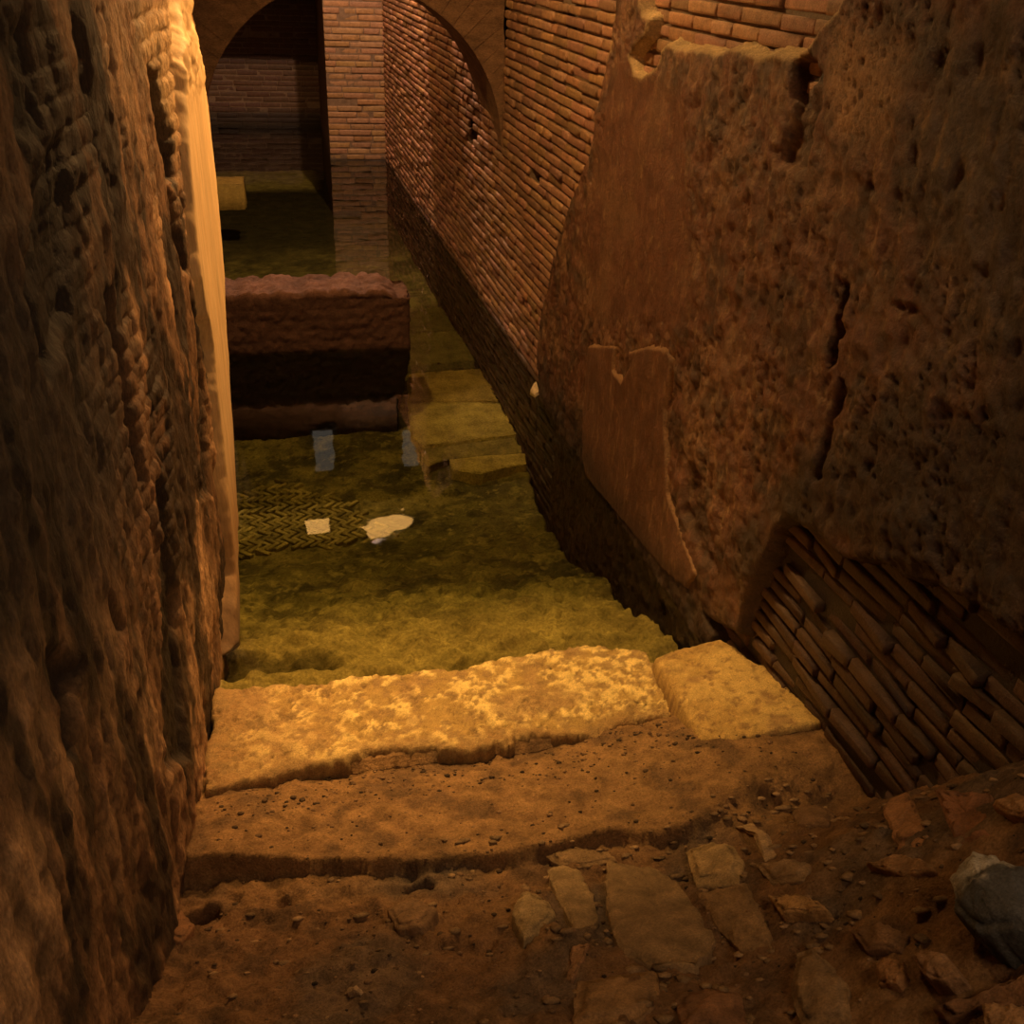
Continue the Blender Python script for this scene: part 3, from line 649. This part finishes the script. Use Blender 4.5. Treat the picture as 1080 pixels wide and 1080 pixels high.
def hit_ground(px, py):
    d = ray(px, py); t = 1.0
    for _ in range(60):
        p = C + d * t; z = float(ground(np.array([p[0]]), np.array([p[1]]))[0][0]); dz = p[2] - z
        t += dz / (-d[2]) * .6
    return C + d * t
tanc, redc, palec, gryc, drkc = (.34, .22, .11), (.27, .13, .065), (.48, .36, .22), (.30, .26, .21), (.10, .085, .075)
stones = [
 ('boulder', [(1020, 952), (1048, 920), (1078, 918), (1110, 935), (1112, 1015), (1050, 1020), (1028, 992)], .085, drkc, 'dark grey angular rock with a pale top at the right edge', 'rock', .03),
 ('tile_fragment', [(931, 856), (955, 847), (967, 849), (990, 884), (950, 896)], .018, (.36, .19, .09), 'brown five-sided tile fragment left of the wider tile by the wall', 'tile', 0),
 ('tile_fragment', [(984, 843), (1044, 843), (1060, 880), (1012, 889)], .016, (.29, .14, .075), 'wide dark red flat tile below the right brick wall', 'tile', 0),
 ('brick_fragment', [(1053, 856), (1075, 846), (1100, 850), (1105, 872), (1068, 870)], .03, (.42, .24, .11), 'bright orange brick fragment at the right edge above the dark rock', 'brick', .01),
 ('tile_fragment', [(917, 921), (955, 903), (984, 914), (991, 924), (955, 925)], .02, (.36, .21, .10), 'thin tile with a dark shadowed underside left of the dark rock', 'tile', 0),
 ('brick_fragment', [(816, 957), (852, 949), (874, 963), (878, 971), (830, 972)], .035, (.46, .28, .12), 'small lit brick with a black front face in the middle of the rubble', 'brick', 0),
 ('potsherd', [(775, 874), (796, 871), (812, 888), (819, 903), (807, 908), (795, 892)], .02, (.50, .35, .20), 'pale curved sherd at the lip of the earth bench', 'sherd', .01),
 ('rubble_stone', [(725, 902), (752, 895), (776, 896), (785, 915), (779, 935), (736, 937)], .025, (.40, .28, .14), 'tan squarish stone just left of the pale curved sherd', 'stone', .006),
 ('rubble_stone', [(736, 942), (788, 938), (806, 962), (818, 1002), (782, 1006), (760, 985)], .018, (.33, .21, .105), 'flat tan stone with a tapering end below the squarish stone', 'stone', .004),
 ('rubble_stone', [(836, 1050), (842, 1012), (858, 1004), (880, 1020), (896, 1045), (898, 1090), (850, 1090)], .022, (.29, .19, .10), 'large flat brown stone at the bottom edge, left of the small orange chunk', 'stone', .008),
 ('brick_fragment', [(929, 1026), (940, 1017), (957, 1019), (960, 1036), (952, 1047), (932, 1042)], .025, (.40, .22, .10), 'small orange brick chunk left of the split wedge of brick', 'brick', .008),
 ('brick_fragment', [(972, 1020), (990, 1012), (1010, 1022), (1028, 1042), (1010, 1050), (985, 1052)], .05, (.36, .21, .11), 'split wedge of brick leaning over a dark gap below the grey rock', 'brick', .01),
 ('tile_fragment', [(986, 1075), (1012, 1060), (1050, 1045), (1100, 1025), (1110, 1062), (1040, 1066), (1000, 1085)], .02, (.27, .145, .075), 'long red tile slanting up towards the lower right corner', 'tile', 0),
 ('brick_fragment', [(1043, 1068), (1060, 1067), (1100, 1076), (1100, 1100), (1045, 1100)], .03, (.40, .24, .12), 'light brick piece in the lower right corner', 'brick', .004),
 ('rubble_stone', [(800, 916), (830, 908), (855, 915), (850, 930), (815, 934)], .016, (.30, .20, .11), 'low rough cobble between the sherd and the small lit brick', 'stone', .01),
 ('rubble_stone', [(836, 858), (862, 853), (882, 862), (874, 872), (842, 872)], .022, (.25, .15, .08), 'low rounded muddy stone just right of the end of the earth lip', 'stone', .01),
 ('rubble_stone', [(641, 912), (690, 918), (716, 936), (735, 962), (757, 990), (733, 1024), (700, 1020), (655, 1004), (640, 960)], .02, (.30, .20, .105), 'largest flat stone in the middle of the foreground rubble', 'stone', .006),
 ('rubble_stone', [(578, 925), (592, 914), (612, 920), (624, 950), (630, 976), (612, 984), (596, 968), (586, 945)], .022, (.36, .25, .13), 'narrow tan stone close along the left of the largest flat stone', 'stone', .006),
 ('rubble_stone', [(540, 968), (550, 950), (566, 948), (578, 958), (586, 972), (568, 988), (552, 1001)], .03, (.42, .31, .16), 'pale pointed stone lying on bare earth left of the narrow tan stone', 'stone', .008),
 ('brick_fragment', [(604, 1001), (622, 1000), (616, 1018), (604, 1038), (598, 1036)], .015, (.36, .20, .10), 'thin sliver of brick below the narrow tan stone', 'brick', 0),
 ('rubble_stone', [(610, 1040), (650, 1030), (690, 1034), (697, 1056), (672, 1080), (604, 1092)], .02, (.33, .20, .095), 'orange-brown flat stone at the bottom edge below the largest flat stone', 'stone', .006),
 ('rubble_stone', [(714, 1056), (745, 1046), (780, 1056), (790, 1090), (720, 1092)], .02, (.28, .145, .075), 'rough reddish stone at the bottom edge in the centre right', 'stone', .01),
 ('rubble_stone', [(576, 905), (606, 897), (640, 900), (650, 910), (620, 916), (590, 914)], .016, (.28, .18, .09), 'long low stone tucked under the earth lip above the narrow tan stone', 'stone', .004),
 ('rubble_stone', [(410, 968), (438, 953), (462, 966), (446, 986), (420, 986)], .03, (.26, .16, .085), 'brown stone standing below the dark hole in the lip', 'stone', .01),
 ('brick_fragment', [(178, 975), (190, 968), (205, 986), (192, 1000), (180, 998)], .03, (.27, .14, .07), 'brick end sticking out at the foot of the left wall', 'brick', .006),
 ('rubble_stone', [(900, 985), (930, 975), (962, 985), (950, 1006), (915, 1008)], .016, (.27, .155, .08), 'dull brown flat stone between the grey rock and the large flat stone', 'stone', .006),
 ('rubble_stone', [(364, 1050), (372, 1044), (383, 1045), (380, 1050), (369, 1053)], .012, (.42, .30, .18), 'small bright pebble on the bare earth at the bottom left', 'pebble', .004),
]
for i, (nm, pts, t, c, lab, cat, dome) in enumerate(stones):
    P3 = np.array([hit_ground(*p) for p in pts]); ctr = P3.mean(0)
    A_ = np.c_[P3[:, 0] - ctr[0], P3[:, 1] - ctr[1]]; g, *_ = np.linalg.lstsq(A_, P3[:, 2] - ctr[2], rcond=None)
    g = np.clip(g, -.9, .9); P3[:, 2] = ctr[2] + A_ @ g
    nr = np.array((-g[0], -g[1], 1.0))
    o = stone(nm, P3, t * .8, .05, np.array(c) * (.72, .66, .62), M['stone'], 600 + i * 7, .0045, 60, dome, nr, .5)
    if nm == 'boulder':                                                # grey highlight painted into the colour of its upper face
        vz = np.array([q.co[:] for q in o.data.vertices]); up = ss(.30, .60, (vz[:, 1] - ctr[1]) * 6 + (vz[:, 2] - ctr[2]) * 2 + 1.2 * (fbm(vz[:, 0], vz[:, 1], 25, 4, 7) - .5))
        tc_ = np.ones((len(vz), 4), np.float32); tc_[:, :3] = lerp((.075, .070, .068), (.42, .37, .31), up); o.data.color_attributes['Tint'].data.foreach_set('color', tc_.ravel())
    tag(o, lab, cat, 'loose rubble in the foreground')
# crumbs of earth and mortar strewn over the bench
v = []; f = []; tn = []; r = np.random.default_rng(77); k = 0
ico = bmesh.new(); bmesh.ops.create_icosphere(ico, subdivisions=1, radius=1); iv = np.array([q.co for q in ico.verts]); iff = [tuple(x.index for x in q.verts) for q in ico.faces]; ico.free()
for n_ in range(1500):
    x, y = r.uniform(-.38, 1.60), r.uniform(1.0, 2.6)
    if n_ < 500: y = r.uniform(2.35, 2.62)
    z = float(ground(np.array([x]), np.array([y]))[0][0]); s = abs(r.normal(0, .0026)) + .0014
    vv_ = iv * (1 + .35 * (r.random((len(iv), 1)) - .5)) * s * np.array((1.5, 1, .7)) + (x, y, z + s * .3)
    v.append(vv_); f += [tuple(i + k for i in q) for q in iff]; k += len(iv); c = np.array((.16, .09, .045)) * r.uniform(.15, 1.6); tn += [c] * len(iv)
for n_ in range(420):                                                # larger chips trodden into the slope
    x = r.uniform(-.35, 1.62); y = r.uniform(1.05, 2.08)
    if r.random() < .5: x = r.uniform(.5, 1.62)
    z = float(ground(np.array([x]), np.array([y]))[0][0]); s_ = r.uniform(.005, .017)
    vv_ = iv * (1 + .6 * (r.random((len(iv), 1)) - .5)) * s_ * np.array((r.uniform(.8, 1.8), r.uniform(.7, 1.3), .5))
    vv_[:, 2] += -vv_[:, 1] * .55; vv_ = vv_ + (x, y, z + s_ * .12)
    v.append(vv_); f += [tuple(i + k for i in q) for q in iff]; k += len(iv); c = np.array((.25, .15, .075)) * r.uniform(.5, 1.3); tn += [c] * len(iv)
tag(link('gravel', np.concatenate(v), f, M['stone'], None, tn), 'dark crumbs and grit strewn over the brown earth', 'gravel', None, 'stuff')

# flake on the right wall at the waterline, its glint put into the colour
q = on_right(573, 420)
o = stone('bright_flake', [(q[0]-.075, q[1]-.07, .005), (q[0]-.05, q[1]-.07, .03), (q[0]-.05, q[1]+.02, .055), (q[0]-.06, q[1]+.06, .02), (q[0]-.09, q[1]+.01, .0)], .012, .02, (.8, .62, .38), M['lime'], 900, .003, 20, .004)
tag(o, 'tiny bright flake at the waterline of the right wall', 'flake')

# ======================================================== LAMPS
def floodlight(name, loc, aim, size, power, colr, label, spread=None, emit=1.0, shift=None):
    root = bpy.data.objects.new(name, None); COL.objects.link(root); root.location = loc
    d = Vector(aim) - Vector(loc); root.rotation_euler = d.to_track_quat('-Z', 'Y').to_euler()
    tag(root, label, 'lamp', 'floodlights under the vault')
    sx, sy = size
    bm = bmesh.new(); bmesh.ops.create_cube(bm, size=1)
    for q in bm.verts:
        k = .7 if q.co.z > 0 else 1; q.co.x *= (sx + .05) * k; q.co.y *= (sy + .05) * k; q.co.z = q.co.z * .10 + .062
    bmesh.ops.bevel(bm, geom=bm.edges[:], offset=.012, segments=2, affect='EDGES')
    me = bpy.data.meshes.new('housing'); bm.to_mesh(me); bm.free(); me.materials.append(M['metal'])
    h = bpy.data.objects.new('housing', me); COL.objects.link(h); h.parent = root
    lm = bpy.data.materials.new(name + '_lens'); lm.use_nodes = True; b = lm.node_tree.nodes['Principled BSDF']
    b.inputs['Base Color'].default_value = (.3, .25, .18, 1); b.inputs['Emission Color'].default_value = (1, .50, .13, 1); b.inputs['Emission Strength'].default_value = emit
    l = link('lens', [(-sx/2, -sy/2, .008), (sx/2, -sy/2, .008), (sx/2, sy/2, .008), (-sx/2, sy/2, .008)], [(3, 2, 1, 0)], lm, root, None, False)
    ld = bpy.data.lights.new(name, 'SPOT' if spread else 'AREA'); ld.energy = power; ld.color = colr
    if spread: ld.spot_size = math.radians(spread[0]); ld.spot_blend = spread[1]; ld.shadow_soft_size = .03
    else: ld.shape = 'RECTANGLE'; ld.size = sx; ld.size_y = sy
    lo = bpy.data.objects.new('light', ld); COL.objects.link(lo); lo.parent = root; lo.location = (0, 0, -.01) if shift is None else root.rotation_euler.to_matrix().inverted() @ Vector(shift)
    rm = root.rotation_euler.to_matrix().inverted(); top = rm @ Vector((0, 0, 5.2 - loc[2])); bot = rm @ Vector((0, 0, .06))
    bm = bmesh.new(); bmesh.ops.create_cone(bm, segments=12, radius1=.012, radius2=.012, depth=1, cap_ends=True)
    dv = top - bot; mt = Matrix.Translation((top + bot) / 2) @ dv.to_track_quat('Z', 'Y').to_matrix().to_4x4() @ Matrix.Diagonal((1, 1, dv.length, 1)); bm.transform(mt)
    me = bpy.data.meshes.new('hanging_rod'); bm.to_mesh(me); bm.free(); me.materials.append(M['metal'])
    h = bpy.data.objects.new('hanging_rod', me); COL.objects.link(h); h.parent = root
    return root
WARM = (1.0, .58, .20)
lamp_px = [(409, 553), (335, 555)]
floodlight('floodlight', (.55, 4.1, 4.4), (.62, 2.95, .05), (.22, .16), 820, (1.0, .60, .19), 'floodlight aimed straight down at the yellow threshold block', (38, 1.0), 10)
floodlight('floodlight', (1.30, 5.3, 3.5), (-.35, 4.05, 1.85), (.2, .14), 620, (1.0, .52, .17), 'floodlight beside the right wall aimed at the cream plaster end', (72, .9), 10)
floodlight('floodlight', (-.1, 5.2, 4.3), (1.35, 4.9, 1.2), (.3, .2), 310, WARM, 'floodlight high on the left aimed at the broken plaster of the right wall', (128, .9), 10)
for k_, (px, py) in enumerate(lamp_px):
    q = on_z(px, py, 0.0); g = 1 + 3.7 / 2.6
    floodlight('floodlight', (q[0] * g, q[1] * g, 3.7), (q[0] * g + (.25, 0)[k_], q[1] * g - .5, 0), ((.62, .30), (.26, .26))[k_], (620, 190)[k_], (1.0, (.60, .54)[k_], (.38, .2)[k_]),
               ('larger floodlight hanging beyond the arch', 'smaller floodlight hanging beyond the arch')[k_], (176, .25), 8, (0, .40, .85))
# added warm fill from behind the camera that lifts the dim foreground
ld = bpy.data.lights.new('fill_light', 'AREA'); ld.energy = 34; ld.color = (1.0, .66, .36); ld.size = .9
lo = bpy.data.objects.new('fill_light', ld); COL.objects.link(lo); lo.location = (1.3, -.5, 3.7)
lo.rotation_euler = (Vector((.6, 2.2, .3)) - Vector(lo.location)).to_track_quat('-Z', 'Y').to_euler()

w = bpy.data.worlds.new('world'); S.world = w; w.use_nodes = True
w.node_tree.nodes['Background'].inputs[0].default_value = (.9, .6, .38, 1); w.node_tree.nodes['Background'].inputs[1].default_value = .006

S.view_settings.view_transform = 'Standard'; S.view_settings.look = 'None'; S.view_settings.gamma = 1
S.view_settings.exposure = 0.0; S.view_settings.use_curve_mapping = False
